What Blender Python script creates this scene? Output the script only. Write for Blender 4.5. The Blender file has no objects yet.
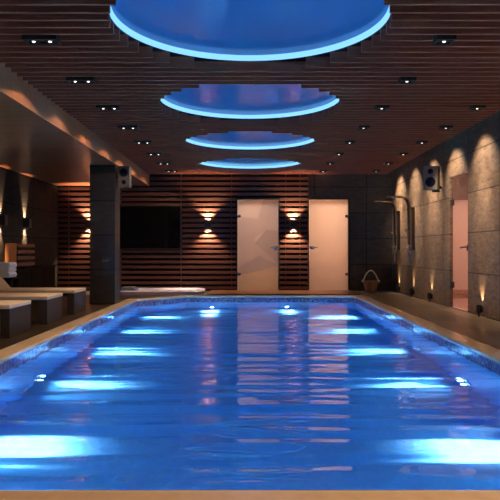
import bpy, bmesh, math, random
from mathutils import Vector, Matrix
random.seed(7)
S = bpy.context.scene
COL = S.collection
PI = math.pi

# ------------------------------------------------------------------ view / render basics
S.view_settings.view_transform = 'Standard'
S.view_settings.look = 'None'
S.view_settings.gamma = 1.0
S.view_settings.exposure = 0.0
S.view_settings.use_curve_mapping = False
S.cycles.max_bounces = 10
S.cycles.diffuse_bounces = 4
S.cycles.glossy_bounces = 5
S.cycles.transmission_bounces = 8
S.cycles.volume_bounces = 1
S.cycles.transparent_max_bounces = 8
S.cycles.sample_clamp_indirect = 30.0
S.cycles.blur_glossy = 0.5
S.cycles.use_denoising = True

# ------------------------------------------------------------------ materials
def newmat(name):
    m = bpy.data.materials.new(name)
    m.use_nodes = True
    nt = m.node_tree
    return m, nt, nt.nodes['Principled BSDF'], nt.nodes['Material Output']

def node(nt, typ, **kw):
    n = nt.nodes.new(typ)
    for k, v in kw.items():
        setattr(n, k, v)
    return n

def plain(name, col, rough=0.5, metal=0.0, spec=0.5, noise=0.12, nscale=30, bump=0.0, coat=0.0):
    m, nt, b, out = newmat(name)
    b.inputs['Roughness'].default_value = rough
    b.inputs['Metallic'].default_value = metal
    b.inputs['Specular IOR Level'].default_value = spec
    b.inputs['Coat Weight'].default_value = coat
    tc = node(nt, 'ShaderNodeTexCoord')
    nz = node(nt, 'ShaderNodeTexNoise')
    nz.inputs['Scale'].default_value = nscale
    nz.inputs['Detail'].default_value = 4
    nt.links.new(tc.outputs['Object'], nz.inputs['Vector'])
    mx = node(nt, 'ShaderNodeMix', data_type='RGBA')
    mx.inputs['A'].default_value = (*[c * (1 - noise) for c in col], 1)
    mx.inputs['B'].default_value = (*[min(1, c * (1 + noise)) for c in col], 1)
    nt.links.new(nz.outputs['Fac'], mx.inputs['Factor'])
    nt.links.new(mx.outputs['Result'], b.inputs['Base Color'])
    if bump:
        bp = node(nt, 'ShaderNodeBump')
        bp.inputs['Strength'].default_value = bump
        bp.inputs['Distance'].default_value = 0.01
        nt.links.new(nz.outputs['Fac'], bp.inputs['Height'])
        nt.links.new(bp.outputs['Normal'], b.inputs['Normal'])
    return m

def wood(name, c1, c2, axis='x', rough=0.4, scale=6.0, spec=0.4, plank=None, plank_axis='y'):
    """stretched-noise wood grain running along axis; optional plank joints every `plank` metres"""
    m, nt, b, out = newmat(name)
    b.inputs['Roughness'].default_value = rough
    b.inputs['Specular IOR Level'].default_value = spec
    tc = node(nt, 'ShaderNodeTexCoord')
    mp = node(nt, 'ShaderNodeMapping')
    sc = {'x': (0.6, 12, 12), 'y': (12, 0.6, 12), 'z': (12, 12, 0.6)}[axis]
    mp.inputs['Scale'].default_value = sc
    nt.links.new(tc.outputs['Object'], mp.inputs['Vector'])
    nz = node(nt, 'ShaderNodeTexNoise')
    nz.inputs['Scale'].default_value = scale
    nz.inputs['Detail'].default_value = 6
    nz.inputs['Roughness'].default_value = 0.65
    nt.links.new(mp.outputs['Vector'], nz.inputs['Vector'])
    cr = node(nt, 'ShaderNodeValToRGB')
    cr.color_ramp.elements[0].position = 0.3
    cr.color_ramp.elements[0].color = (*c1, 1)
    cr.color_ramp.elements[1].position = 0.72
    cr.color_ramp.elements[1].color = (*c2, 1)
    nt.links.new(nz.outputs['Fac'], cr.inputs['Fac'])
    last = cr.outputs['Color']
    if plank:
        sx = node(nt, 'ShaderNodeSeparateXYZ')
        nt.links.new(tc.outputs['Object'], sx.inputs[0])
        dv = node(nt, 'ShaderNodeMath', operation='DIVIDE')
        dv.inputs[1].default_value = plank
        nt.links.new(sx.outputs['XYZ'.index(plank_axis.upper())], dv.inputs[0])
        fr = node(nt, 'ShaderNodeMath', operation='FRACT')
        nt.links.new(dv.outputs[0], fr.inputs[0])
        gt = node(nt, 'ShaderNodeMath', operation='GREATER_THAN')
        gt.inputs[1].default_value = 0.05
        nt.links.new(fr.outputs[0], gt.inputs[0])
        fl = node(nt, 'ShaderNodeMath', operation='FLOOR')
        nt.links.new(dv.outputs[0], fl.inputs[0])
        wn = node(nt, 'ShaderNodeTexWhiteNoise', noise_dimensions='1D')
        nt.links.new(fl.outputs[0], wn.inputs['W'])
        mr = node(nt, 'ShaderNodeMapRange')
        mr.inputs['To Min'].default_value = 0.7
        mr.inputs['To Max'].default_value = 1.15
        nt.links.new(wn.outputs['Value'], mr.inputs['Value'])
        mu = node(nt, 'ShaderNodeMath', operation='MULTIPLY')
        nt.links.new(mr.outputs[0], mu.inputs[0])
        nt.links.new(gt.outputs[0], mu.inputs[1])
        vm = node(nt, 'ShaderNodeVectorMath', operation='SCALE')
        nt.links.new(last, vm.inputs[0])
        nt.links.new(mu.outputs[0], vm.inputs['Scale'])
        last = vm.outputs[0]
    nt.links.new(last, b.inputs['Base Color'])
    return m

def stone(name, u, c1, c2, uoff=0.0, tw=1.2, th=0.6, rough=0.45, spec=0.35):
    """large-format brushed stone tiles; u = world axis used as the horizontal tile direction"""
    m, nt, b, out = newmat(name)
    b.inputs['Roughness'].default_value = rough
    b.inputs['Specular IOR Level'].default_value = spec
    tc = node(nt, 'ShaderNodeTexCoord')
    sx = node(nt, 'ShaderNodeSeparateXYZ')
    nt.links.new(tc.outputs['Object'], sx.inputs[0])
    ad = node(nt, 'ShaderNodeMath', operation='ADD')
    ad.inputs[1].default_value = uoff
    nt.links.new(sx.outputs['XYZ'.index(u.upper())], ad.inputs[0])
    cb = node(nt, 'ShaderNodeCombineXYZ')
    nt.links.new(ad.outputs[0], cb.inputs[0])
    nt.links.new(sx.outputs[1 if u == 'x' and name.startswith('floor') else 2], cb.inputs[1])
    br = node(nt, 'ShaderNodeTexBrick')
    br.offset = 0.0
    br.inputs['Scale'].default_value = 1.0
    br.inputs['Brick Width'].default_value = tw
    br.inputs['Row Height'].default_value = th
    br.inputs['Mortar Size'].default_value = 0.009
    br.inputs['Mortar Smooth'].default_value = 0.1
    br.inputs['Color1'].default_value = (0.78, 0.78, 0.78, 1)
    br.inputs['Color2'].default_value = (1.2, 1.17, 1.12, 1)
    br.inputs['Mortar'].default_value = (0.07, 0.07, 0.07, 1)
    nt.links.new(cb.outputs[0], br.inputs['Vector'])
    mp = node(nt, 'ShaderNodeMapping')
    mp.inputs['Scale'].default_value = (3, 3, 9)
    nt.links.new(tc.outputs['Object'], mp.inputs['Vector'])
    nz = node(nt, 'ShaderNodeTexNoise')
    nz.inputs['Scale'].default_value = 2.2
    nz.inputs['Detail'].default_value = 9
    nz.inputs['Roughness'].default_value = 0.72
    nz.inputs['Distortion'].default_value = 0.6
    nt.links.new(mp.outputs['Vector'], nz.inputs['Vector'])
    cr = node(nt, 'ShaderNodeValToRGB')
    cr.color_ramp.elements[0].position = 0.32
    cr.color_ramp.elements[0].color = (*c1, 1)
    cr.color_ramp.elements[1].position = 0.7
    cr.color_ramp.elements[1].color = (*c2, 1)
    nt.links.new(nz.outputs['Fac'], cr.inputs['Fac'])
    vm = node(nt, 'ShaderNodeVectorMath', operation='MULTIPLY')
    nt.links.new(cr.outputs['Color'], vm.inputs[0])
    nt.links.new(br.outputs['Color'], vm.inputs[1])
    nt.links.new(vm.outputs[0], b.inputs['Base Color'])
    bp = node(nt, 'ShaderNodeBump')
    bp.inputs['Strength'].default_value = 0.35
    bp.inputs['Distance'].default_value = 0.01
    nt.links.new(nz.outputs['Fac'], bp.inputs['Height'])
    nt.links.new(bp.outputs['Normal'], b.inputs['Normal'])
    return m

def mosaic(name, cols, size=0.025, rough=0.2, grout=(0.35, 0.35, 0.4)):
    """small square glass tiles, per-tile random colour; u = x+y so it reads on every pool wall"""
    m, nt, b, out = newmat(name)
    b.inputs['Roughness'].default_value = rough
    tc = node(nt, 'ShaderNodeTexCoord')
    vs = node(nt, 'ShaderNodeVectorMath', operation='SCALE')
    vs.inputs['Scale'].default_value = 1.0 / size
    nt.links.new(tc.outputs['Object'], vs.inputs[0])
    of = node(nt, 'ShaderNodeVectorMath', operation='ADD')
    of.inputs[1].default_value = (0.37, 0.41, 0.29)
    nt.links.new(vs.outputs[0], of.inputs[0])
    fl = node(nt, 'ShaderNodeVectorMath', operation='FLOOR')
    nt.links.new(of.outputs[0], fl.inputs[0])
    wn = node(nt, 'ShaderNodeTexWhiteNoise', noise_dimensions='3D')
    nt.links.new(fl.outputs[0], wn.inputs['Vector'])
    cr = node(nt, 'ShaderNodeValToRGB')
    cr.color_ramp.interpolation = 'CONSTANT'
    n = len(cols)
    while len(cr.color_ramp.elements) < n:
        cr.color_ramp.elements.new(0.5)
    for i, c in enumerate(cols):
        cr.color_ramp.elements[i].position = i / n
        cr.color_ramp.elements[i].color = (*c, 1)
    nt.links.new(wn.outputs['Value'], cr.inputs['Fac'])
    nt.links.new(cr.outputs['Color'], b.inputs['Base Color'])
    return m

def emitter(name, col, strength):
    m = bpy.data.materials.new(name)
    m.use_nodes = True
    nt = m.node_tree
    nt.nodes.remove(nt.nodes['Principled BSDF'])
    e = node(nt, 'ShaderNodeEmission')
    e.inputs['Color'].default_value = (*col, 1)
    e.inputs['Strength'].default_value = strength
    nt.links.new(e.outputs[0], nt.nodes['Material Output'].inputs['Surface'])
    return m

def glass_panel(name, tint, transp, transl, rough=0.25):
    """satin glass: part clear, part scattering, with a gloss on top"""
    m = bpy.data.materials.new(name)
    m.use_nodes = True
    nt = m.node_tree
    nt.nodes.remove(nt.nodes['Principled BSDF'])
    tr = node(nt, 'ShaderNodeBsdfTransparent')
    tr.inputs['Color'].default_value = (*transp, 1)
    tl = node(nt, 'ShaderNodeBsdfTranslucent')
    tl.inputs['Color'].default_value = (*transl, 1)
    mx = node(nt, 'ShaderNodeMixShader')
    mx.inputs[0].default_value = tint
    nt.links.new(tr.outputs[0], mx.inputs[1])
    nt.links.new(tl.outputs[0], mx.inputs[2])
    gl = node(nt, 'ShaderNodeBsdfGlossy')
    gl.inputs['Roughness'].default_value = rough
    gl.inputs['Color'].default_value = (0.8, 0.8, 0.8, 1)
    lw = node(nt, 'ShaderNodeLayerWeight')
    pw = node(nt, 'ShaderNodeMath', operation='POWER')
    pw.inputs[1].default_value = 5
    nt.links.new(lw.outputs['Facing'], pw.inputs[0])
    fr = node(nt, 'ShaderNodeMath', operation='MULTIPLY_ADD')
    fr.inputs[1].default_value = 0.95
    fr.inputs[2].default_value = 0.035
    nt.links.new(pw.outputs[0], fr.inputs[0])
    m2 = node(nt, 'ShaderNodeMixShader')
    nt.links.new(fr.outputs[0], m2.inputs[0])
    nt.links.new(mx.outputs[0], m2.inputs[1])
    nt.links.new(gl.outputs[0], m2.inputs[2])
    nt.links.new(m2.outputs[0], nt.nodes['Material Output'].inputs['Surface'])
    return m

M = {}
M['ceil_wood'] = wood('ceiling wood', (0.17, 0.046, 0.022), (0.33, 0.092, 0.045), 'x', rough=0.45)
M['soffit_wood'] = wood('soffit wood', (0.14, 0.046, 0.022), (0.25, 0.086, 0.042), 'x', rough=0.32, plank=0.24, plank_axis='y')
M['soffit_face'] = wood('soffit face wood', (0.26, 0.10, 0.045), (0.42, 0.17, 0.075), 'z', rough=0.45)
M['wall_wood'] = wood('cladding wood', (0.060, 0.024, 0.018), (0.115, 0.046, 0.033), 'x', rough=0.4)
M['deck_wood'] = wood('deck wood', (0.06, 0.019, 0.010), (0.12, 0.038, 0.02), 'x', rough=0.3, plank=0.12, plank_axis='y')
M['box_wood'] = wood('orange wood', (0.15, 0.052, 0.025), (0.24, 0.09, 0.04), 'y', rough=0.45)
M['box_lit_end_wood'] = wood('lit orange end wood', (0.42, 0.15, 0.055), (0.58, 0.23, 0.09), 'z', rough=0.45)  # lighter than the slats: light falling on the end board is in its colour
M['bench_wood'] = wood('bench wood', (0.45, 0.27, 0.16), (0.60, 0.38, 0.24), 'z', rough=0.5, plank=0.05, plank_axis='x')
M['black'] = plain('matt black', (0.008, 0.008, 0.009), 0.6)
M['void'] = plain('dark plenum paint', (0.006, 0.005, 0.005), 0.9)
M['black_gloss'] = plain('black gloss', (0.004, 0.004, 0.005), 0.06, noise=0.02)
M['cabinet'] = plain('black lacquer', (0.006, 0.0055, 0.0055), 0.5, spec=0.12)
M['stone_right'] = stone('brushed stone side', 'y', (0.045, 0.029, 0.019), (0.235, 0.158, 0.105), uoff=-9.48 + 12.0)
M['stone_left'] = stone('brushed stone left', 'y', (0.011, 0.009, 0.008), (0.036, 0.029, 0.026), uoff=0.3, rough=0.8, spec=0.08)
M['stone_back'] = stone('brushed stone back', 'x', (0.034, 0.026, 0.020), (0.095, 0.074, 0.055), uoff=5.7)
M['column'] = stone('column stone', 'x', (0.022, 0.018, 0.015), (0.052, 0.044, 0.036), uoff=6.5, tw=3)
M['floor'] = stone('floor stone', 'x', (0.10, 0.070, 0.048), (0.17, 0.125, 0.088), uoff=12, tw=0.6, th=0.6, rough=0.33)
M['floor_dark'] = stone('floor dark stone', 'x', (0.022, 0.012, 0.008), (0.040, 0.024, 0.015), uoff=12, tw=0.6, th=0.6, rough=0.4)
M['coping'] = plain('coping stone', (0.58, 0.42, 0.29), 0.16, noise=0.15, nscale=14)
M['band'] = mosaic('waterline mosaic', [(0.13, 0.10, 0.19), (0.24, 0.18, 0.27), (0.08, 0.07, 0.17), (0.36, 0.25, 0.31), (0.16, 0.14, 0.30), (0.26, 0.17, 0.19)], 0.028)
M['pool'] = mosaic('pool mosaic', [(0.22, 0.40, 0.60), (0.205, 0.38, 0.58), (0.235, 0.42, 0.62), (0.21, 0.39, 0.59)], 0.03, rough=0.35)
M['steel'] = plain('brushed steel', (0.55, 0.55, 0.56), 0.25, metal=1.0, noise=0.05)
M['chrome'] = plain('shower chrome', (0.42, 0.38, 0.34), 0.22, metal=1.0, noise=0.05)
M['panel_dark'] = plain('dark bronze metal', (0.09, 0.075, 0.065), 0.35, metal=0.6, noise=0.05)
M['tub'] = plain('white acrylic', (0.44, 0.42, 0.58), 0.2, noise=0.03)  # white shell; the pool's blue light is tinted into its base colour
M['tub_pad'] = plain('grey headrest foam', (0.16, 0.19, 0.27), 0.5)
M['cushion'] = plain('beige outdoor fabric', (0.60, 0.46, 0.34), 0.9, noise=0.08, nscale=160, bump=0.15)
M['wicker'] = plain('dark brown wicker', (0.030, 0.018, 0.012), 0.65, noise=0.5, nscale=120, bump=0.5)
M['towel'] = plain('white terry cloth', (0.90, 0.88, 0.88), 0.95, noise=0.06, nscale=250, bump=0.5)
M['basket'] = plain('brown basketry', (0.30, 0.13, 0.055), 0.7, noise=0.5, nscale=70, bump=0.6)
M['rope'] = plain('pale rope', (0.75, 0.56, 0.30), 0.85, noise=0.25, nscale=120, bump=0.5)
M['spk_grey'] = plain('grey speaker enclosure', (0.10, 0.098, 0.10), 0.6)
M['spk_brown'] = plain('taupe speaker enclosure', (0.21, 0.165, 0.125), 0.7)
M['cone'] = plain('speaker cone', (0.008, 0.009, 0.016), 0.7, spec=0.1)
M['plaster_pink'] = plain('pink room plaster', (0.76, 0.63, 0.57), 0.8, noise=0.04, nscale=3)
M['plaster_peach'] = plain('peach room plaster', (0.74, 0.58, 0.46), 0.8, noise=0.05, nscale=3)
M['pink_tile'] = plain('pink floor tile', (0.62, 0.42, 0.36), 0.35, noise=0.08, nscale=6)
M['brown_frieze'] = plain('taupe upper wall', (0.30, 0.23, 0.20), 0.7, noise=0.06, nscale=4)
M['brown_tile'] = plain('rosy brown tile', (0.38, 0.20, 0.15), 0.4, noise=0.08, nscale=6)
M['satin_glass'] = glass_panel('satin door glass', 0.62, (0.92, 0.82, 0.74), (0.78, 0.66, 0.60))
M['satin_glass_dim'] = glass_panel('satin door glass greyer inlay', 0.62, (0.80, 0.69, 0.64), (0.60, 0.52, 0.49))
M['satin_glass_mid'] = glass_panel('satin door glass middle inlay', 0.62, (0.86, 0.75, 0.69), (0.68, 0.58, 0.54))
M['satin_glass_warm'] = glass_panel('satin door glass warm inlay', 0.62, (0.88, 0.76, 0.62), (0.74, 0.60, 0.47))
M['bronze_glass'] = glass_panel('clear bronze glass', 0.05, (0.86, 0.70, 0.64), (0.6, 0.5, 0.45), rough=0.03)
M['lamp_warm'] = emitter('warm lamp', (1.0, 0.78, 0.52), 14)
M['lamp_white'] = emitter('white lamp', (1.0, 0.9, 0.78), 3)
M['lamp_pool'] = emitter('pool lamp', (0.55, 0.9, 1.0), 2)
M['led'] = emitter('cyan led strip', (0.21, 0.54, 1.0), 1.5)

# blue glossy stretch-ceiling inside each ring
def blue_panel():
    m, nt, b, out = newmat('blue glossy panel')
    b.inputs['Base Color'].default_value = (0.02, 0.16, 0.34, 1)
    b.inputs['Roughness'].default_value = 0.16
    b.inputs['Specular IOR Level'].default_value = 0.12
    b.inputs['Emission Color'].default_value = (0.02, 0.15, 0.9, 1)   # added glow: strip light put into the panel, which is no lamp
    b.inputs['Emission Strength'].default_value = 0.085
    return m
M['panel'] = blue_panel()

# water
def water_mat():
    m = bpy.data.materials.new('pool water')
    m.use_nodes = True
    nt = m.node_tree
    nt.nodes.remove(nt.nodes['Principled BSDF'])
    g = node(nt, 'ShaderNodeBsdfGlass')
    g.inputs['IOR'].default_value = 1.33
    g.inputs['Roughness'].default_value = 0.0
    out = nt.nodes['Material Output']
    nt.links.new(g.outputs[0], out.inputs['Surface'])
    ab = node(nt, 'ShaderNodeVolumeAbsorption')
    ab.inputs['Color'].default_value = (0.25, 0.72, 0.97, 1)
    ab.inputs['Density'].default_value = 0.6
    nt.links.new(ab.outputs[0], out.inputs['Volume'])
    return m
M['water'] = water_mat()

# ------------------------------------------------------------------ mesh helpers
class MB:
    def __init__(self):
        self.bm = bmesh.new()
    def _merge(self, tmp, mtx=None, mi=0):
        if mtx is not None:
            tmp.transform(mtx)
        for f in tmp.faces:
            f.material_index = mi
        me = bpy.data.meshes.new('t')
        tmp.to_mesh(me); tmp.free()
        self.bm.from_mesh(me)
        bpy.data.meshes.remove(me)
        return self
    def box(self, x0, x1, y0, y1, z0, z1, bev=0.0, seg=2, mtx=None, mi=0):
        t = bmesh.new()
        bmesh.ops.create_cube(t, size=1.0)
        bmesh.ops.scale(t, vec=(x1 - x0, y1 - y0, z1 - z0), verts=t.verts)
        bmesh.ops.translate(t, vec=((x0 + x1) / 2, (y0 + y1) / 2, (z0 + z1) / 2), verts=t.verts)
        if bev:
            bmesh.ops.bevel(t, geom=t.edges[:], offset=bev, segments=seg, affect='EDGES', profile=0.6)
        return self._merge(t, mtx, mi)
    def cyl(self, p0, p1, r0, r1=None, n=20, mi=0, cap=True):
        p0, p1 = Vector(p0), Vector(p1)
        d = p1 - p0
        t = bmesh.new()
        bmesh.ops.create_cone(t, cap_ends=cap, segments=n, radius1=r0, radius2=r0 if r1 is None else r1, depth=d.length)
        mtx = Matrix.Translation((p0 + p1) / 2) @ d.to_track_quat('Z', 'Y').to_matrix().to_4x4()
        return self._merge(t, mtx, mi)
    def lathe(self, prof, n=32, mtx=None, mi=0):
        t = bmesh.new()
        rings = []
        for r, z in prof:
            rings.append([t.verts.new((r * math.cos(2 * PI * k / n), r * math.sin(2 * PI * k / n), z)) for k in range(n)])
        for a, b in zip(rings, rings[1:]):
            for k in range(n):
                t.faces.new((a[k], a[(k + 1) % n], b[(k + 1) % n], b[k]))
        return self._merge(t, mtx, mi)
    def tube(self, pts, r, n=10, mi=0):
        pts = [Vector(p) for p in pts]
        t = bmesh.new()
        rings = []
        for i, p in enumerate(pts):
            d = (pts[min(i + 1, len(pts) - 1)] - pts[max(i - 1, 0)]).normalized()
            up = Vector((0, 1, 0)) if abs(d.y) < 0.95 else Vector((1, 0, 0))
            a = d.cross(up).normalized(); b = d.cross(a).normalized()
            rr = r[i] if isinstance(r, (list, tuple)) else r
            rings.append([t.verts.new(p + (a * math.cos(2 * PI * k / n) + b * math.sin(2 * PI * k / n)) * rr) for k in range(n)])
        for a, b in zip(rings, rings[1:]):
            for k in range(n):
                t.faces.new((a[k], a[(k + 1) % n], b[(k + 1) % n], b[k]))
        t.faces.new(rings[0]); t.faces.new(rings[-1])
        bmesh.ops.recalc_face_normals(t, faces=t.faces)
        return self._merge(t, None, mi)
    def prism(self, poly, axis, a, b, bev=0.0, mtx=None, mi=0):
        """closed 2-D outline extruded along axis from a to b (poly in the other two axes, in order)"""
        t = bmesh.new()
        def put(p, w):
            if axis == 'y': return (p[0], w, p[1])
            if axis == 'x': return (w, p[0], p[1])
            return (p[0], p[1], w)
        v0 = [t.verts.new(put(p, a)) for p in poly]
        v1 = [t.verts.new(put(p, b)) for p in poly]
        t.faces.new(v0); t.faces.new(v1)
        n = len(poly)
        for k in range(n):
            t.faces.new((v0[k], v0[(k + 1) % n], v1[(k + 1) % n], v1[k]))
        bmesh.ops.recalc_face_normals(t, faces=t.faces)
        if bev:
            bmesh.ops.bevel(t, geom=t.edges[:], offset=bev, segments=2, affect='EDGES')
        return self._merge(t, mtx, mi)
    def face(self, pts, mi=0):
        f = self.bm.faces.new([self.bm.verts.new(p) for p in pts])
        f.material_index = mi
        return self
    def build(self, name, mats, parent=None, smooth=False, kind=None):
        me = bpy.data.meshes.new(name)
        self.bm.to_mesh(me); self.bm.free()
        for m in (mats if isinstance(mats, (list, tuple)) else [mats]):
            me.materials.append(m)
        o = bpy.data.objects.new(name, me)
        COL.objects.link(o)
        if parent is not None:
            o.parent = parent
        if kind:
            o['kind'] = kind
        if smooth:
            me.polygons.foreach_set('use_smooth', [True] * len(me.polygons))
            try:
                me.set_sharp_from_angle(angle=math.radians(40))
            except Exception:
                pass
        return o

def tag(o, label, cat, group=None, kind=None):
    o['label'] = label; o['category'] = cat
    if group: o['group'] = group
    if kind: o['kind'] = kind
    return o

def thing(name, label, cat, loc, rz=0.0, group=None):
    o = bpy.data.objects.new(name, None)
    COL.objects.link(o)
    o.location = loc; o.rotation_euler = (0, 0, rz)
    o.empty_display_size = 0.1
    return tag(o, label, cat, group)

def dup(root, loc, rz, label):
    r = root.copy(); COL.objects.link(r)
    r.location = loc; r.rotation_euler = (0, 0, rz); r['label'] = label
    for ch in list(root.children):
        c = ch.copy(); COL.objects.link(c); c.parent = r
        for g in ch.children:
            d = g.copy(); COL.objects.link(d); d.parent = c
    return r

def lamp(kind, name, loc, target, energy, col, size=0.03, cone=60, blend=0.5):
    L = bpy.data.lights.new(name, kind)
    L.energy = energy; L.color = col
    if kind == 'SPOT':
        L.spot_size = math.radians(cone); L.spot_blend = blend; L.shadow_soft_size = size
    elif kind == 'POINT':
        L.shadow_soft_size = size
    elif kind == 'AREA':
        L.size = size
    o = bpy.data.objects.new(name, L)
    COL.objects.link(o)
    o.location = loc
    d = Vector(target) - Vector(loc)
    o.rotation_euler = d.to_track_quat('-Z', 'Y').to_euler()
    return o

# ------------------------------------------------------------------ key dimensions (metres; camera at y=0 looking +y)
CAM_Z = 0.94
CEIL = 2.68           # underside of the ceiling slats
SLAB = 3.05
XR, XL = 3.30, -4.45  # side walls
YB, YF = 14.5, -2.0   # end walls
SOF_X, SOF_Z = -2.33, 2.425   # dropped soffit edge / underside
WATER = -0.13
POOL_Z = -1.32
RINGS = [(5.0, 1.088), (7.69, 1.088), (10.38, 1.088), (13.07, 1.088)]

# ------------------------------------------------------------------ camera
cam = bpy.data.cameras.new('camera')
cam.sensor_width = 36; cam.lens = 626 / 500 * 36
cam.clip_start = 0.05
co = bpy.data.objects.new('camera', cam)
COL.objects.link(co)
co.location = (0, 0, CAM_Z)
co.rotation_euler = (PI / 2, 0, 0)
S.camera = co

W = bpy.data.worlds.new('world')
S.world = W
W.use_nodes = True
W.node_tree.nodes['Background'].inputs[0].default_value = (0.01, 0.01, 0.015, 1)
W.node_tree.nodes['Background'].inputs[1].default_value = 1.0

# ------------------------------------------------------------------ pool outline (counter-clockwise, inner edge of coping)
PX = 2.15
PY0, PY1 = 2.46, 12.9
corner = []
for k in range(9):                                  # softly bowed corner at the far left
    t = k / 8
    x = -1.32 + t * (-PX + 1.32); y = PY1 + t * (11.95 - PY1)
    b = math.sin(PI * t) * 0.06
    corner.append((x + b * 0.75, y - b * 0.66))
OUT = [(-PX, PY0), (PX, PY0), (PX, PY1 - 0.22), (PX - 0.07, PY1 - 0.07), (PX - 0.22, PY1)] + corner

def offset(poly, w):
    res = []
    n = len(poly)
    for i in range(n):
        p0, p1, p2 = Vector(poly[i - 1]), Vector(poly[i]), Vector(poly[(i + 1) % n])
        a = (p1 - p0).normalized(); b = (p2 - p1).normalized()
        na = Vector((a.y, -a.x)); nb = Vector((b.y, -b.x))
        m = (na + nb).normalized()
        res.append(tuple(p1 + m * (w / max(0.35, m.dot(na)))))
    return res

def ring_strip(mb, poly, z0, z1, mi=0):
    n = len(poly)
    for i in range(n):
        a, b = poly[i], poly[(i + 1) % n]
        mb.face([(a[0], a[1], z0), (a[0], a[1], z1), (b[0], b[1], z1), (b[0], b[1], z0)], mi)

# basin
mb = MB()
ring_strip(mb, OUT, POOL_Z, -0.22)
mb.face([(x, y, POOL_Z) for x, y in OUT])
mb.build('pool_basin', M['pool'], kind='structure')
mb = MB()
ring_strip(mb, OUT, -0.22, -0.045)
mb.build('trim_1', M['band'], kind='structure')      # waterline mosaic band
# coping: rounded-nose slab round the pool
prof = [(0.0, -0.045), (-0.008, -0.035), (-0.008, -0.012), (0.0, -0.003), (0.012, 0.0), (0.2, 0.0), (0.2, -0.06)]
loops = [[(p[0], p[1], z) for p in offset(OUT, w)] for w, z in prof]
mb = MB()
n = len(OUT)
for a, b in zip(loops, loops[1:]):
    for i in range(n):
        mb.face([a[i], b[i], b[(i + 1) % n], a[(i + 1) % n]])
bmesh.ops.remove_doubles(mb.bm, verts=mb.bm.verts, dist=1e-5)
mb.build('pool_coping', M['coping'], kind='structure')

# water body: rippled top, sides tucked into the basin walls
import numpy as np
NXg, NYg = 64, 560
wx0, wx1, wy0, wy1 = -PX - 0.02, PX + 0.02, PY0 - 0.02, PY1 + 0.02
xs = np.linspace(wx0, wx1, NXg); ys = np.linspace(wy0, wy1, NYg)
X, Y = np.meshgrid(xs, ys)
H = np.zeros_like(X)
rng = np.random.RandomState(3)
for lam, amp, ang in [(0.50, .0022, 1), (0.41, .0022, -2), (0.34, .0021, 2), (0.62, .0018, -3), (0.28, .0014, 3), (0.24, .0010, -4),
                      (0.9, .0016, 10), (0.33, .0006, 16), (0.30, .0005, -18), (0.2, .0004, 5), (0.17, .0003, -7)]:
    lam *= .88; a = math.radians(ang); k = 2 * PI / lam
    H += 1.25 * amp * np.sin(k * (Y * math.cos(a) + X * math.sin(a)) + rng.rand() * 6.28 + 0.35 * np.sin(X * 1.7 + rng.rand() * 6))
verts = [(float(X[j, i]), float(Y[j, i]), WATER + float(H[j, i])) for j in range(NYg) for i in range(NXg)]
faces = [(j * NXg + i, j * NXg + i + 1, (j + 1) * NXg + i + 1, (j + 1) * NXg + i) for j in range(NYg - 1) for i in range(NXg - 1)]
border = [i for i in range(NXg)] + [j * NXg + NXg - 1 for j in range(1, NYg)] + [(NYg - 1) * NXg + i for i in range(NXg - 2, -1, -1)] + [j * NXg for j in range(NYg - 2, 0, -1)]
base = len(verts)
verts += [(verts[b][0], verts[b][1], POOL_Z - 0.03) for b in border]
nb = len(border)
for k in range(nb):
    k2 = (k + 1) % nb
    faces.append((border[k], base + k, base + k2, border[k2]))
faces.append(tuple(base + k for k in range(nb - 1, -1, -1)))
me = bpy.data.meshes.new('pool_water')
me.from_pydata(verts, [], faces); me.update()
me.polygons.foreach_set('use_smooth', [i < (NYg - 1) * (NXg - 1) for i in range(len(me.polygons))])
me.materials.append(M['water'])
wo = bpy.data.objects.new('pool_water', me)
COL.objects.link(wo)
tag(wo, 'rippled blue lit water filling the swimming pool', 'water', kind='stuff')

# ------------------------------------------------------------------ floor
OX = PX + 0.1
OY0, OY1 = PY0 - 0.1, PY1 + 0.1
zf = -0.006
mb = MB()
mb.face([(OX, YF, zf), (XR, YF, zf), (XR, YB, zf), (OX, YB, zf)], 0)
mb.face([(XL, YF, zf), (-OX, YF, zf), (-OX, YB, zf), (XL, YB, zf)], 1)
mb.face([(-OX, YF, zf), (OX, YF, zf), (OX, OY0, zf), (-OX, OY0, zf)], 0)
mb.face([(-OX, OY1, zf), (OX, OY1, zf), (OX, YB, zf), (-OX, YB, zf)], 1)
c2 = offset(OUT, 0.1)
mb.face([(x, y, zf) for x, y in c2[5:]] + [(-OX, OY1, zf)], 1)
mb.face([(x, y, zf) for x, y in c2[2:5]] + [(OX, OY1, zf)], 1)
bmesh.ops.recalc_face_normals(mb.bm, faces=mb.bm.faces)
for f in mb.bm.faces:
    if f.normal.z < 0: f.normal_flip()
mb.build('floor', [M['floor'], M['floor_dark']], kind='structure')
mb = MB()
mb.box(-0.9, 2.33, 13.16, YB - 0.05, zf, 0.012)
mb.build('floor_deck', M['deck_wood'], kind='structure')   # reddish boards before the glass doors

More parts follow.
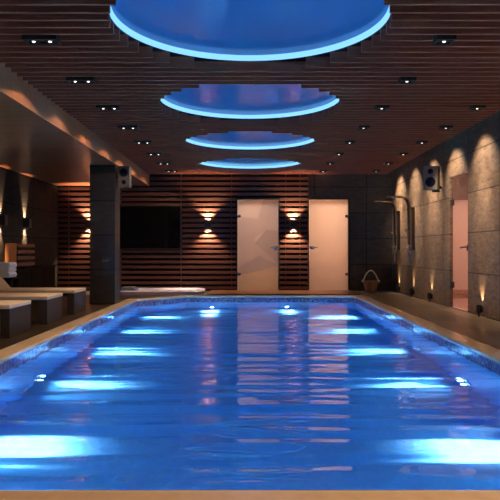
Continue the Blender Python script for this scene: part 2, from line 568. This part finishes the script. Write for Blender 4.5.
# ------------------------------------------------------------------ shell
def shell(name, boxes, mat, **kw):
    m_ = MB()
    for b in boxes:
        m_.box(*b)
    return m_.build(name, mat, kind='structure', **kw)
DL = (-0.29, 0.66); DR = (1.365, 2.275); DH = 2.115      # back door openings
RDY = (9.48, 10.34); RDH = 2.135                          # side door opening
SL_END = 1.345
shell('wall_back', [(XL - .2, DL[0], YB + .04, YB + .2, 0, SLAB), (DL[0], DL[1], YB + .04, YB + .2, DH, SLAB), (DL[1], SL_END, YB + .04, YB + .2, 0, SLAB)], M['void'])
shell('wall_back_stone', [(SL_END, DR[0], YB, YB + .2, 0, SLAB), (DR[0], DR[1], YB, YB + .2, DH, SLAB), (DR[1], XR + .2, YB, YB + .2, 0, SLAB)], M['stone_back'])
shell('wall_right', [(XR, XR + .05, YF, RDY[0], 0, SLAB), (XR, XR + .05, RDY[0], RDY[1], RDH, SLAB), (XR, XR + .05, RDY[1], YB, 0, SLAB)], M['stone_right'])
shell('wall_left', [(XL - .16, XL, YF, YB + .04, 0, SLAB)], M['stone_left'])
shell('wall_front', [(XL - .16, XR + .16, YF - .16, YF, 0, SLAB)], M['stone_back'])
shell('ceiling', [(SOF_X, XR + .16, YF, YB + .2, SLAB, SLAB + .1)], M['void'])
# dropped soffit along the left side
m_ = MB()
m_.box(XL, SOF_X - .02, YF, YB, SOF_Z, SOF_Z + .03)
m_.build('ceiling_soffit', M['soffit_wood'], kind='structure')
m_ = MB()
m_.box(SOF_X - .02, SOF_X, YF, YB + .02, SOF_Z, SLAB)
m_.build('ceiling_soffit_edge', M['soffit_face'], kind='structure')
# column
shell('column', [(-2.79, -2.352, 10.9, 11.32, zf, SOF_Z)], M['column'])

# ceiling slats: boards on edge, cut short where a ring opens
mb = MB()
PITCH = 0.1527
y = 4.428 - PITCH * 40
XS1 = 3.13
while y < YB - 0.06:
    cuts = []
    for c, r in RINGS:
        d = 0 if y < c < y + .026 else min(abs(y - c), abs(y + .026 - c))
        if d < r - .01:
            cuts.append(math.sqrt(r * r - d * d) + 0.012)
    if y > YF + 0.05:
        if cuts:
            h = max(cuts)
            mb.box(SOF_X, -h, y, y + 0.026, CEIL, CEIL + 0.10)
            mb.box(h, XS1, y, y + 0.026, CEIL, CEIL + 0.10)
        else:
            mb.box(SOF_X, XS1, y, y + 0.026, CEIL, CEIL + 0.10)
    y += PITCH
mb.build('ceiling_slats', M['ceil_wood'], kind='structure')

# horizontal slat cladding of the back wall
mb = MB()
SP = 0.1205
k = 0
z = 0.03
while z + 0.06 < 2.72:
    z0, z1 = z, z + 0.066
    if z0 < DH + 0.03:
        mb.box(XL + .01, DL[0] - .03, YB - .05, YB - .015, z0, z1)
        mb.box(DL[1] + .03, SL_END, YB - .05, YB - .015, z0, z1)
    else:
        mb.box(XL + .01, SL_END, YB - .05, YB - .015, z0, z1)
    z += SP
mb.build('wall_back_slats', M['wall_wood'], kind='structure')
mb = MB()
for x in (-4.2, -3.0, -1.6, -0.43, 0.83, 1.16):        # thin upright battens behind the slats
    mb.box(x - .006, x + .006, YB - .02, YB + .045, 0.0, 2.7 if x > SOF_X else 2.42)
mb.build('wall_back_battens', M['wall_wood'], kind='structure')

# ------------------------------------------------------------------ glowing ceiling rings
N = 96
def make_ring(c, r, label, first):
    t = thing('ceiling_ring_light', label, 'ceiling light', (0, c, CEIL + 0.10), group='round blue ceiling lights')
    # glowing band
    m1 = MB()
    m1.lathe([(r, 0.004), (r, 0.054), (r + .016, 0.054), (r + .016, 0.004), (r, 0.004)], N)
    m1.build('light_strip', M['led'], t, smooth=True)
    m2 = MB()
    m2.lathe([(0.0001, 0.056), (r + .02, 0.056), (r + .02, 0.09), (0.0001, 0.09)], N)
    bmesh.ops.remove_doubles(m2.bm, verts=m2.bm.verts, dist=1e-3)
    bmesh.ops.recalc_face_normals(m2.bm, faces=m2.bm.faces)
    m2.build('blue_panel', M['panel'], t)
    m3 = MB()
    m3.lathe([(r + .018, 0.006), (r + .018, 0.085), (r + .035, 0.085), (r + .035, 0.006), (r + .018, 0.006)], N)
    m3.build('rim', M['spk_grey'], t, smooth=True)
    return t
RL = ['largest round recess with glowing cyan rim, cut by the top of the picture',
      'second round blue recess from the camera, in the slatted ceiling',
      'third round blue recess from the camera, in the slatted ceiling',
      'smallest and farthest round blue recess, close to the back wall']
r0 = None
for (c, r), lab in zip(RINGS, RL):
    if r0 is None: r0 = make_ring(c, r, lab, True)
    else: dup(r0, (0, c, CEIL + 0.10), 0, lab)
    for k in range(8):     # no lamps here; the panel's added glow stands in for strip light
        pass

# ------------------------------------------------------------------ recessed spots in the ceiling
WARM = (1.0, 0.70, 0.42)
ORD = ['nearest', 'second', 'third', 'fourth', 'fifth', 'sixth', 'seventh', 'farthest']
D0, DS = 5.16, 1.222
def make_spot(name, lamps, w):
    t = thing(name, '', 'ceiling spotlight', (0, 0, 0))
    h = MB()
    e = 0.018
    h.box(-w, w, -.075, -.075 + e, -.028, .03).box(-w, w, .075 - e, .075, -.028, .03)
    h.box(-w, -w + e, -.075, .075, -.028, .03).box(w - e, w, -.075, .075, -.028, .03).box(-w, w, -.075, .075, .018, .03)
    h.build('housing', M['black'], t)
    for lx in lamps:
        c_ = MB()
        c_.lathe([(.036, -.012), (.042, -.018), (.048, -.018), (.048, .018)], 20, Matrix.Translation((lx, 0, 0)))
        b = c_.build('lamp_cup', M['black'], t, smooth=True)
        l_ = MB()
        l_.lathe([(.0001, -.004), (.010, -.002), (.014, .004)], 18, Matrix.Translation((lx, 0, -.026)))
        l_.build('lamp', M['lamp_white'], b)
    return t
twin = make_spot('twin_spotlight', (-.067, .067), .14)
twin['group'] = 'twin spotlights along the left of the ceiling'
single = make_spot('spotlight', (0,), .078)
single['group'] = 'single spotlights on the right of the ceiling'
for k in range(8):
    d = D0 + DS * k
    lab = f'{ORD[k]} twin black spotlight from the camera in the slatted ceiling, beside the dropped wooden soffit'
    if k == 0: twin['label'] = lab.replace('nearest twin black spotlight from the camera', 'black twin spotlight nearest the camera'); twin.location = (-1.715, d, CEIL)
    else: dup(twin, (-1.715, d, CEIL), 0, lab.replace('farthest twin black spotlight from the camera', 'black twin spotlight farthest from the camera'))
first = True
for k in range(8):
    d = D0 + DS * k
    lab = ('black single spotlight nearest the camera, in the row beside the round recesses' if k == 0 else
           'black single spotlight farthest from the camera, in the row beside the round recesses' if k == 7 else
           f'{ORD[k]} black single spotlight from the camera in the row beside the round recesses')
    if first: single['label'] = lab; single.location = (1.60, d, CEIL); first = False
    else: dup(single, (1.60, d, CEIL), 0, lab)
WN = {2: 'first', 3: 'second', 4: 'third', 5: 'fourth', 6: 'fifth', 7: 'sixth and last'}
for k in range(2, 8):
    d = D0 + DS * k
    dup(single, (2.76, d, CEIL), 0, f'{WN[k]} visible black spotlight of the row washing the right stone wall')
for k in range(-3, 8):
    d = D0 + DS * k
    # wall washers on the right, tilted to the stone
    lamp('SPOT', 'wash_light', (2.76, d, CEIL - .035), (3.30, d, 2.02), 165, (1.0, 0.77, 0.55), .02, 88, 0.8)
    lamp('SPOT', 'wash_light', (2.78, d, CEIL - .035), (3.30, d, 1.25), 230, (1.0, 0.76, 0.54), .02, 46, 1.0)
    # twin lamps: one leans to the soffit edge and loungers
    lamp('SPOT', 'twin_light', (-1.78, d, CEIL - .035), (-2.056, d, 1.68), 26, (1.0, .66, .38), .02, 130, 0.15)
    lamp('SPOT', 'twin_light', (-1.65, d, CEIL - .035), (-2.2, d, 0), 95, WARM, .02, 56, 0.8)
    near_ = k <= -2  # lamps out of view by the camera, added stronger to brighten the near coping
    lamp('SPOT', 'row_light', (1.60, d, CEIL - .035), (.9 if near_ else 1.9, d, 0), 150 if near_ else 45, WARM, .02, 110 if near_ else 60, 0.8)

# ------------------------------------------------------------------ wall sconces (up-down boxes)
def make_sconce():
    t = thing('wall_sconce', '', 'wall light', (0, 0, 0), group='black up-and-down wall sconces')
    b = MB()
    w, dd, h = .075, .12, .09
    b.box(-w, w, -dd, -dd + .012, -h, h, .004).box(-w, -w + .012, -dd, -.012, -h, h).box(w - .012, w, -dd, -.012, -h, h).box(-w, w, -.012, 0, -h, h)
    b.build('body', M['black'], t)
    for s in (-1, 1):
        l_ = MB()
        l_.box(-.05, .05, -.10, -.02, s * .055 - .008, s * .055 + .008, .004)
        l_.build('lamp', M['lamp_warm'], t)
    return t
SZ = 1.52
sc0 = make_sconce()
SC = [((-.97, YB - .05, SZ), 0, 'black up-down wall sconce on the slatted wall between the television and the left glass door'),
      ((1.0, YB - .05, SZ), 0, 'black up-down wall sconce on the slatted wall between the two glass doors'),
      ((-3.71, YB - .05, SZ), 0, 'black up-down wall sconce half hidden behind the stone column'),
      ((XL, 12.35, 1.47), PI / 2, 'black up-down sconce on the dark left wall, above the slatted wooden box'),
      ((XL, 11.13, 1.47), PI / 2, 'black up-down sconce at the left picture edge on the dark stone wall')]
for i, (loc, rz, lab) in enumerate(SC):
    if i == 0:
        sc0['label'] = lab; sc0.location = loc; sc0.rotation_euler = (0, 0, rz)
    else:
        dup(sc0, loc, rz, lab)
    off = Vector((0, -.055, 0)) if rz == 0 else Vector((.05, 0, 0))
    for s in (-1, 1):
        p = Vector(loc) + off + Vector((0, 0, s * .07))
        lamp('SPOT', 'sconce_light', p, p + Vector((-off.x * 1.0, -off.y * .9, s * (.55 if rz == 0 else .13))), 330 if rz == 0 else 190, (1.0, .68, .40), .02, 100 if rz == 0 else 62, 0.6)

# ------------------------------------------------------------------ uplights at the foot of the right wall
def make_uplight():
    t = thing('uplight', '', 'wall light', (0, 0, 0), group='small uplights at the foot of the right wall')
    b = MB()
    b.lathe([(.0001, .03), (.034, .03), (.034, .14), (.028, .14), (.028, .10), (.0001, .10)], 24, Matrix.Translation((-.05, 0, 0)))
    b.box(-.05, 0, -.02, .02, .06, .10)
    b.box(-.012, .003, -.035, .035, .04, .12, .003).cyl((-.05, 0, -.028), (-.05, 0, .035), .012, n=12)
    b.build('body', M['black'], t, smooth=True)
    l_ = MB()
    l_.cyl((-.05, 0, .1005), (-.05, 0, .104), .024, n=20)
    l_.build('lamp', M['lamp_warm'], t)
    return t
up0 = make_uplight()
UL = [(8.89, 'small black uplight low on the stone wall, at the near side of the side door'),
      (11.35, 'small black uplight low on the stone wall, below the taupe loudspeaker'),
      (12.6, 'small black uplight low on the stone wall, under the shower nearer the camera'),
      (13.83, 'small black uplight low on the stone wall, under the shower in the far corner')]
for i, (d, lab) in enumerate(UL):
    if i == 0: up0['label'] = lab; up0.location = (XR, d, 0.02)
    else: dup(up0, (XR, d, 0.02), 0, lab)
for d in (7.66, 8.89, 11.35, 12.6, 13.83):
    lamp('SPOT', 'up_light', (XR - .05, d, .15), (XR + .06, d, .75), 34, (1.0, .72, .42), .012, 60, 0.9)

# ------------------------------------------------------------------ television
t = thing('television', 'large black flat television on the slatted back wall', 'television', (-2.44, YB - .05, 1.46))
b = MB(); b.box(-.85, .85, -.06, 0, -.505, .505, .008); b.build('frame', M['black'], t)
b = MB(); b.box(-.83, .83, -.064, -.05, -.48, .485); b.build('screen', M['black_gloss'], t)

# ------------------------------------------------------------------ glass doors
def hinge(mb, x, z, s):
    mb.box(min(x, x + s * .075), max(x, x + s * .075), -.024, .012, z - .03, z + .03, .006)
def back_door(name, x0, x1, hinge_left, polys):
    root = bpy.data.objects.new(name, None); COL.objects.link(root)
    root.location = (x0, YB - .02, 0); root['kind'] = 'structure'
    w = x1 - x0
    g = MB()
    if polys is None:
        g.box(.012, w - .012, -.005, .005, .012, DH - .02)
        g.build('glass', M['satin_glass'], root)
    else:
        for pts, mi in polys:
            g.prism([(.012 + u * (w - .024), .012 + v * (DH - .032)) for u, v in pts], 'y', -.005, .005, mi=mi)
        g.build('glass', [M['satin_glass'], M['satin_glass_mid'], M['satin_glass_dim'], M['satin_glass_warm']], root)
    xh, s = (0.0, 1) if hinge_left else (w, -1)
    for z in (1.72, .38):
        hm = MB(); hinge(hm, xh, z, s); hm.build('hinge', M['steel'], root)
    xo = w - .02 if hinge_left else .02
    so = -1 if hinge_left else 1
    hm = MB()
    hm.box(min(xo, xo + so * .10), max(xo, xo + so * .10), -.02, .015, .955, 1.025, .006)
    hm.tube([(xo + so * .06, -.015, .995), (xo + so * .06, -.06, .995), (xo + so * .075, -.066, .995), (xo + so * .17, -.066, .995)], .011)
    hm.build('handle', M['steel'], root, smooth=True)
    fr = MB()
    for a in ((-.028, 0), (w, w + .028)):
        fr.box(a[0], a[1], -.03, .12, 0, DH + .02)
    fr.box(-.028, w + .028, -.03, .12, DH - .005, DH + .025)
    fr.build('door_frame', M['black'], root)
    return root
# faceted, mountain-like etching of the left door: (u,v) polygons tiling the pane
P_ = [([(0, .82), (.5, .79), (.62, 1), (0, 1)], 0),
      ([(.5, .79), (.42, .58), (.70, .67), (1, .66), (1, 1), (.62, 1)], 1),
      ([(0, .54), (.42, .52), (.42, .58), (.5, .79), (0, .82)], 1),
      ([(.42, .52), (.70, .67), (.42, .58)], 0),
      ([(.42, .52), (1, .30), (1, .66), (.70, .67)], 2),
      ([(0, .24), (.52, .385), (.88, .3), (1, .30), (.42, .52), (0, .54)], 1),
      ([(0, .17), (.2, .18), (.80, .25), (1, .27), (1, .30), (.88, .3), (.52, .385), (0, .24)], 2),
      ([(0, 0), (1, 0), (1, .27), (.80, .25), (.2, .18), (0, .17)], 3)]
back_door('door_1', DL[0], DL[1], True, P_)
back_door('door_2', DR[0], DR[1], False, None)
# rooms behind the doors
def room(name, x0, x1, y0, y1, mat, fmat, h=2.6, open_side='front'):
    r = MB()
    if open_side == 'front':
        r.box(x0 - .05, x0, y0, y1, 0, h).box(x1, x1 + .05, y0, y1, 0, h).box(x0 - .05, x1 + .05, y1, y1 + .05, 0, h)
    else:
        r.box(x0, x1, y0 - .05, y0, 0, h).box(x0, x1, y1, y1 + .05, 0, h).box(x1, x1 + .05, y0 - .05, y1 + .05, 0, h)
    r.box(x0 - (.05 if open_side == 'front' else 0), x1 + .05, y0, y1 + .05, h, h + .05)
    r.build('wall_' + name, mat, kind='structure')
    f = MB(); f.box(x0, x1, y0, y1, -.03, 0.0); f.build('floor_' + name, fmat, kind='structure')
room('steam_room', -.9, 1.05, YB + .2, YB + 2.2, M['plaster_peach'], M['pink_tile'])
room('sauna_room', 1.15, 2.9, YB + .2, YB + 2.2, M['plaster_peach'], M['bench_wood'])
lamp('AREA', 'steam_light', (.1, YB + 1.2, 2.55), (.1, YB + 1.2, 0), 28, (1.0, .88, .80), 1.0)
lamp('AREA', 'sauna_light', (2.0, YB + 1.2, 2.55), (2.0, YB + 1.2, 0), 42, (1.0, .80, .63), 1.0)
t = thing('sauna_bench', 'pale slatted wooden bench dimly seen behind the right glass door', 'bench', (2.02, YB + 1.5, 0))
b = MB(); b.box(-.85, .85, -.25, .65, .60, .66, .008); b.build('seat', M['bench_wood'], t)
b = MB(); b.box(-.85, .85, -.22, -.19, 0.0, .60); b.build('front_panel', M['bench_wood'], t)

# side door in the right wall
root = bpy.data.objects.new('door_3', None); COL.objects.link(root)
root.location = (XR + .03, RDY[0], 0); root['kind'] = 'structure'
w = RDY[1] - RDY[0]
b = MB(); b.box(-.005, .005, .015, w - .015, .012, RDH - .012); b.build('glass', M['bronze_glass'], root)
for z in (1.72, .37):
    hm = MB(); hm.box(-.03, .02, w - .09, w - .005, z - .05, z + .05, .006); hm.build('hinge', M['black'], root)
hm = MB()
hm.box(-.02, .02, .015, .10, .93, 1.02, .006)
hm.tube([(-.01, .06, .985), (-.07, .06, .985), (-.075, .08, .985), (-.075, .20, .975)], .012)
hm.build('handle', M['black'], root, smooth=True)
room('pink_room', XR + .05, XR + 2.4, 9.0, 12.2, M['plaster_pink'], M['pink_tile'], open_side='side')
shell('trim_2', [(XR + .05, XR + 2.4, 12.17, 12.2, 1.91, 2.6)], M['brown_frieze'])
shell('baseboard_pink_room', [(XR + .05, XR + 2.4, 12.16, 12.2, 0, .17)], M['brown_tile'])
lamp('AREA', 'pink_light', (XR + 1.2, 10.6, 2.5), (XR + 1.3, 10.6, 0), 50, (1.0, .86, .80), .9)

# ------------------------------------------------------------------ showers on the right wall
def make_shower():
    t = thing('shower_panel', '', 'shower', (0, 0, 0), group='curved chrome shower panels')
    # ribbon: up the wall, curving over into the flat overhead arm
    path = [(-.075, .92), (-.085, 1.3), (-.09, 1.70), (-.095, 1.84)]
    for k in range(1, 9):
        a = k / 8 * PI / 2
        path.append((-.095 - .15 * (1 - math.cos(a)), 1.84 + .16 * math.sin(a)))
    path += [(-.33, 2.005), (-.56, 2.005)]
    th = .028
    outer, inner = [], []
    for i, p in enumerate(path):
        q0, q1 = path[max(0, i - 1)], path[min(len(path) - 1, i + 1)]
        dx, dz = q1[0] - q0[0], q1[1] - q0[1]
        l = math.hypot(dx, dz)
        nx, nz = dz / l, -dx / l
        outer.append((p[0] + nx * th / 2, p[1] + nz * th / 2)); inner.append((p[0] - nx * th / 2, p[1] - nz * th / 2))
    b = MB(); b.prism(outer + inner[::-1], 'y', -.10, .10, bev=.004)
    b.build('panel', M['chrome'], t, smooth=True)
    b = MB(); b.box(-.080, .004, -.085, .085, .94, 1.80, .01); b.build('back_body', M['panel_dark'], t)
    b = MB(); b.box(-.55, -.36, -.09, .09, 1.984, 1.992); b.build('rain_head', M['black'], t)
    for yy in (-.05, .04):
        b = MB(); b.cyl((-.08, yy, 1.02), (-.16, yy, 1.02), .026); b.build('mixer_knob', M['steel'], t, smooth=True)
    b = MB(); b.box(-.15, -.07, -.14, -.09, .99, 1.03, .005); b.build('hand_shower_holder', M['steel'], t)
    b = MB()
    b.cyl((-.14, -.13, 1.02), (-.155, -.13, 1.30), .010, .014); b.cyl((-.155, -.13, 1.30), (-.20, -.13, 1.34), .03)
    b.build('hand_shower', M['steel'], t, smooth=True)
    pts = []
    for k in range(25):
        u = k / 24
        a = PI * u
        pts.append((-.14 + .05 * (u), -.13 + .06 * (1 - math.cos(a)) / 2, 1.02 - .36 * math.sin(a) ** .6 if 0 < u < 1 else 1.02))
    b = MB(); b.tube(pts, .008, 8); b.build('hose', M['steel'], t, smooth=True)
    return t
sh = make_shower()
sh['label'] = 'curved chrome shower panel with overhead arm, the nearer of two to the loudspeaker'
sh.location = (XR, 12.62, 0)
dup(sh, (XR, 13.85, 0), 0, 'curved chrome shower panel with overhead arm, nearest the far corner behind the other shower')

# ------------------------------------------------------------------ loudspeakers
def speaker(name, label, loc, rz, mat, w, h, dpt, upside, bracket):
    t = thing(name, label, 'speaker', loc, rz)
    b = MB(); b.box(-w / 2, w / 2, 0, dpt, -h / 2, h / 2, .012); b.build('enclosure', mat, t)
    s = -1 if not upside else 1
    wz = s * h * .18
    R = Matrix.Translation((0, 0, wz)) @ Matrix.Rotation(PI / 2, 4, 'X')
    b = MB(); b.lathe([(w * .36, 0.0), (w * .35, .014), (w * .31, .014), (w * .14, .003), (w * .10, .008), (.0001, .012)], 28, R)
    b.build('woofer', M['cone'], t, smooth=True)
    R = Matrix.Translation((0, 0, -s * h * .27)) @ Matrix.Rotation(PI / 2, 4, 'X')
    b = MB()
    b.lathe([(w * .20, 0.0), (w * .19, .006), (w * .09, .002), (.0001, .008)], 24, R)
    b.build('tweeter', M['cone'], t, smooth=True)
    b = MB(); bracket(b); b.build('bracket', M['black'], t, smooth=True)
    return t
speaker('loudspeaker', 'taupe loudspeaker turned towards the pool, high on the right stone wall', (3.055, 10.6, 2.165), -math.radians(28), M['spk_brown'], .235, .40, .20, False,
        lambda b: (b.cyl((.06, .19, -.1), (.125, .27, -.16), .022), b.box(.0, .12, .12, .19, -.235, -.19, .01)))
speaker('loudspeaker', 'small grey loudspeaker on the side of the dark stone column', (-2.205, 10.93, 2.225), 0.0, M['spk_grey'], .20, .37, .20, True,
        lambda b: (b.cyl((-.095, .1, 0), (-.147, .1, 0), .02), b.box(-.150, -.138, .06, .14, -.05, .05)))

# ------------------------------------------------------------------ basket
t = thing('basket', 'brown wicker basket with tall pale rope handle on the floor by the back stone wall', 'basket', (2.72, 14.1, zf))
b = MB()
b.lathe([(.0001, .004), (.115, .004), (.125, .02), (.145, .12), (.168, .235), (.176, .25), (.168, .255), (.158, .235), (.135, .12), (.115, .03), (.0001, .03)], 36)
b.build('body', M['basket'], t, smooth=True)
pts = []
for k in range(21):
    a = PI * k / 20
    pts.append((-.165 * math.cos(a) * (1 - .25 * math.sin(a) ** 2), 0, .235 + .25 * math.sin(a) ** 1.2 if k not in (0, 20) else .235))
b = MB(); b.tube(pts, .015, 10)
for s in (-1, 1):
    b.lathe([(.0001, -.03), (.02, -.024), (.03, 0), (.02, .024), (.0001, .03)], 12, Matrix.Translation((s * .178, 0, .245)))
b.build('handle', M['rope'], t, smooth=True)

# ------------------------------------------------------------------ loungers
def make_lounger():
    t = thing('sun_lounger', '', 'sun lounger', (0, 0, 0), group='sun loungers left of the pool')
    Wd = .66
    b = MB(); b.box(-1.195, 0.0, 0, Wd, .312, .358, .010); b.build('mattress', M['cushion'], t)
    ang = math.radians(49)
    R = Matrix.Translation((-1.19, 0, .335)) @ Matrix.Rotation(ang, 4, 'Y')
    b = MB(); b.box(-.74, 0, 0, Wd, -.022, .024, .010, mtx=R); b.build('backrest', M['cushion'], t)
    for yy in (.02, Wd - .06):
        b = MB(); b.box(-1.72, -.005, yy, yy + .04, .265, .312); b.build('side_rail', M['wicker'], t)
    for x in (-.105, -1.72):
        b = MB(); b.box(x, x + .10, .006, Wd - .006, 0, .311, .004); b.build('leg', M['wicker'], t)
    for yy in (.09, Wd - .09):
        b = MB(); b.tube([(-1.50, yy, .29), (-1.54, yy, .72)], .012); b.build('backrest_prop', M['black'], t)
    return t
lg = make_lounger()
LB = [(6.70, 'beige cushioned sun lounger on dark wicker base, the nearest one cut by the left edge'),
      (7.94, 'middle of the three beige cushioned sun loungers left of the pool'),
      (9.16, 'beige cushioned sun lounger nearest the stone column, its backrest raised')]
for i, (d, lab) in enumerate(LB):
    if i == 0: lg['label'] = lab; lg.location = (-2.57, d, zf)
    else: dup(lg, (-2.57, d, zf), 0, lab)

# side table with towels
t = thing('side_table', 'low dark side table holding a stack of white towels', 'side table', (-4.14, 10.52, zf))
b = MB(); b.box(-.22, .22, -.2, .2, .455, .487, .006); b.build('table_top', M['cabinet'], t)
for sx in (-1, 1):
    for sy in (-1, 1):
        b = MB(); b.box(sx * .19 - .018, sx * .19 + .018, sy * .17 - .018, sy * .17 + .018, 0, .456); b.build('leg', M['black'], t)
def towel(name, label, z, x, h, wd):
    """a towel folded over on itself: rounded fold to the right, layers showing at the near side"""
    b = MB()
    n = 4
    lh = h / n
    for k in range(n):
        z0 = z + k * lh
        b.box(x - wd, x - .008 * (k % 2), 10.36, 10.68, z0 + .001, z0 + lh - .001, min(lh * .42, .012), 3)
    # wrapped outer fold
    t_ = []
    for k in range(13):
        a = -PI / 2 + PI * k / 12
        t_.append((x - h / 2 + math.cos(a) * (h / 2 + .004) + .006, z + h / 2 + math.sin(a) * (h / 2)))
    t_ = [(x - wd, z)] + t_ + [(x - wd, z + h)]
    b.prism(t_, 'y', 10.35, 10.69, bev=.006)
    o = b.build(name, M['towel'], smooth=True)
    return tag(o, label, 'towel', 'folded white towels')
zt = zf + .488
towel('folded_towel', 'bottom white folded towel of the stack on the dark side table', zt, -3.985, .088, .31)
towel('folded_towel', 'middle white folded towel of the stack on the dark side table', zt + .089, -3.995, .066, .30)
towel('folded_towel', 'top and thickest white folded towel of the stack of three', zt + .156, -3.985, .096, .31)

# black cabinet with slatted wooden box
t = thing('cabinet', 'long low black cabinet along the left wall', 'cabinet', (-4.44, 11.0, zf))
b = MB(); b.box(0, .34, 0, 2.15, .03, .60, .004); b.build('carcass', M['cabinet'], t)
b = MB(); b.box(0, .36, -.01, 2.16, .60, .622, .003); b.build('worktop', M['black_gloss'], t)
for k in range(3):
    b = MB(); b.box(.34, .352, .02 + k * .71, .71 + k * .71, .05, .585, .003); b.build('door', M['cabinet'], t)
t = thing('slatted_box', 'orange wooden slatted box standing on the black cabinet', 'box', (-4.43, 11.32, zf + .623))
b = MB(); b.box(0, .20, 0, .022, 0, .445, .003); b.build('end_board', M['box_lit_end_wood'], t)
for k in range(4):
    b = MB(); b.box(.165, .225, .0225 - (.0 if k else 0), .92, .03 + k * .115, .09 + k * .115, .003); b.build('slat', M['box_wood'], t)
b = MB(); b.box(0, .16, .03, .90, 0, .43); b.build('core', M['cabinet'], t)

# ------------------------------------------------------------------ hot tub behind the pool
t = thing('hot_tub', 'low white acrylic hot tub set between the pool and the slatted wall', 'hot tub', (-1.93, 13.78, zf))
def rr(hx, hy, r, n=6):
    p = []
    for cx, cy, a0 in ((hx - r, hy - r, 0), (-hx + r, hy - r, 90), (-hx + r, -hy + r, 180), (hx - r, -hy + r, 270)):
        for k in range(n + 1):
            a = math.radians(a0 + 90 * k / n)
            p.append((cx + r * math.cos(a), cy + r * math.sin(a)))
    return p
b = MB()
lv = [(0.0, 0.0, .25), (0.0, .04, .25), (-.01, .06, .25), (.02, .08, .25), (.05, .085, .24), (.14, .082, .2), (.17, .06, .2), (.22, .02, .2)]
loops = [[(x, y, z) for x, y in rr(.92 - i_, .56 - i_, rad)] for i_, z, rad in lv]
for a, c in zip(loops, loops[1:]):
    for i in range(len(a)):
        b.face([a[i], a[(i + 1) % len(a)], c[(i + 1) % len(a)], c[i]])
b.face(loops[-1])
bmesh.ops.remove_doubles(b.bm, verts=b.bm.verts, dist=1e-5)
bmesh.ops.recalc_face_normals(b.bm, faces=b.bm.faces)
b.build('shell', M['tub'], t, smooth=True)
b = MB(); b.prism([(-.84, .083), (-.79, .155), (-.56, .155), (-.50, .083)], 'y', -.50, -.10, bev=.01); b.build('headrest', M['tub_pad'], t)

# ------------------------------------------------------------------ underwater lights
def make_poollight():
    t = thing('pool_light', '', 'underwater light', (0, 0, 0), group='underwater lights in the pool walls')
    R = Matrix.Rotation(PI / 2, 4, 'Y')
    b = MB(); b.lathe([(.055, 0), (.075, 0), (.075, .012), (.06, .02), (.055, .012), (.055, 0)], 24, R); b.build('bezel', M['steel'], t, smooth=True)
    b = MB(); b.lathe([(.0001, .012), (.055, .008)], 24, R); b.build('lamp', M['lamp_pool'], t)
    return t
PL = make_poollight()
LZ = -1.12
PD = [4.54 + 1.72 * k for k in range(5)]
n_ = 0
def put_pl(loc, rz, lab):
    global n_
    if n_ == 0:
        PL['label'] = lab; PL.location = loc; PL.rotation_euler = (0, 0, rz)
    else: dup(PL, loc, rz, lab)
    n_ += 1
for k, d in enumerate(PD):
    o_ = ['nearest', 'second', 'third', 'fourth', 'farthest'][k]
    fr_ = ' from the camera' if 0 < k < 4 else ' to the camera' if k == 0 else ' from the camera'
    put_pl((-PX, d, LZ), 0, f'{o_} white underwater light{fr_} low in the left pool wall')
    put_pl((PX, d, LZ), PI, f'{o_} white underwater light{fr_} low in the right pool wall')
put_pl((-.78, PY1, LZ), -PI / 2, 'underwater light in the far pool wall, below the sconce beside the television')
put_pl((.76, PY1, LZ), -PI / 2, 'underwater light in the far pool wall, below the sconce between the glass doors')
POOLC = (0.42, 0.84, 1.0)
EP = 64
for d in [2.82] + PD:
    for s in (-1, 1):
        lamp('SPOT', 'pool_lamp', (s * (PX - .06), d, LZ), (s * (PX - 1.0), d, LZ + .12), EP, POOLC, .03, 150, 1.0)
for d in [2.82] + PD:
    for s in (-1, 1):
        lamp('SPOT', 'pool_beam', (s * (PX - .06), d, LZ), (s * (PX - 0.36), d, POOL_Z + .02), 1800, (0.95, 0.98, 1.0), .012, 45, 1.0)
for x in (-.78, .76):
    lamp('SPOT', 'pool_beam', (x, PY1 - .06, LZ), (x, PY1 - .36, POOL_Z + .02), 1800, (0.95, 0.98, 1.0), .012, 45, 1.0)
    lamp('SPOT', 'pool_beam', (x, PY0 + .06, LZ), (x, PY0 + .36, POOL_Z + .02), 1800, (0.95, 0.98, 1.0), .012, 45, 1.0)
    lamp('SPOT', 'pool_lamp', (x, PY1 - .06, LZ), (x, PY1 - 1.0, LZ + .12), EP, POOLC, .03, 150, 1.0)
    lamp('SPOT', 'pool_lamp', (x, PY0 + .06, LZ), (x, PY0 + 1.0, LZ + .12), EP, POOLC, .03, 150, 1.0)
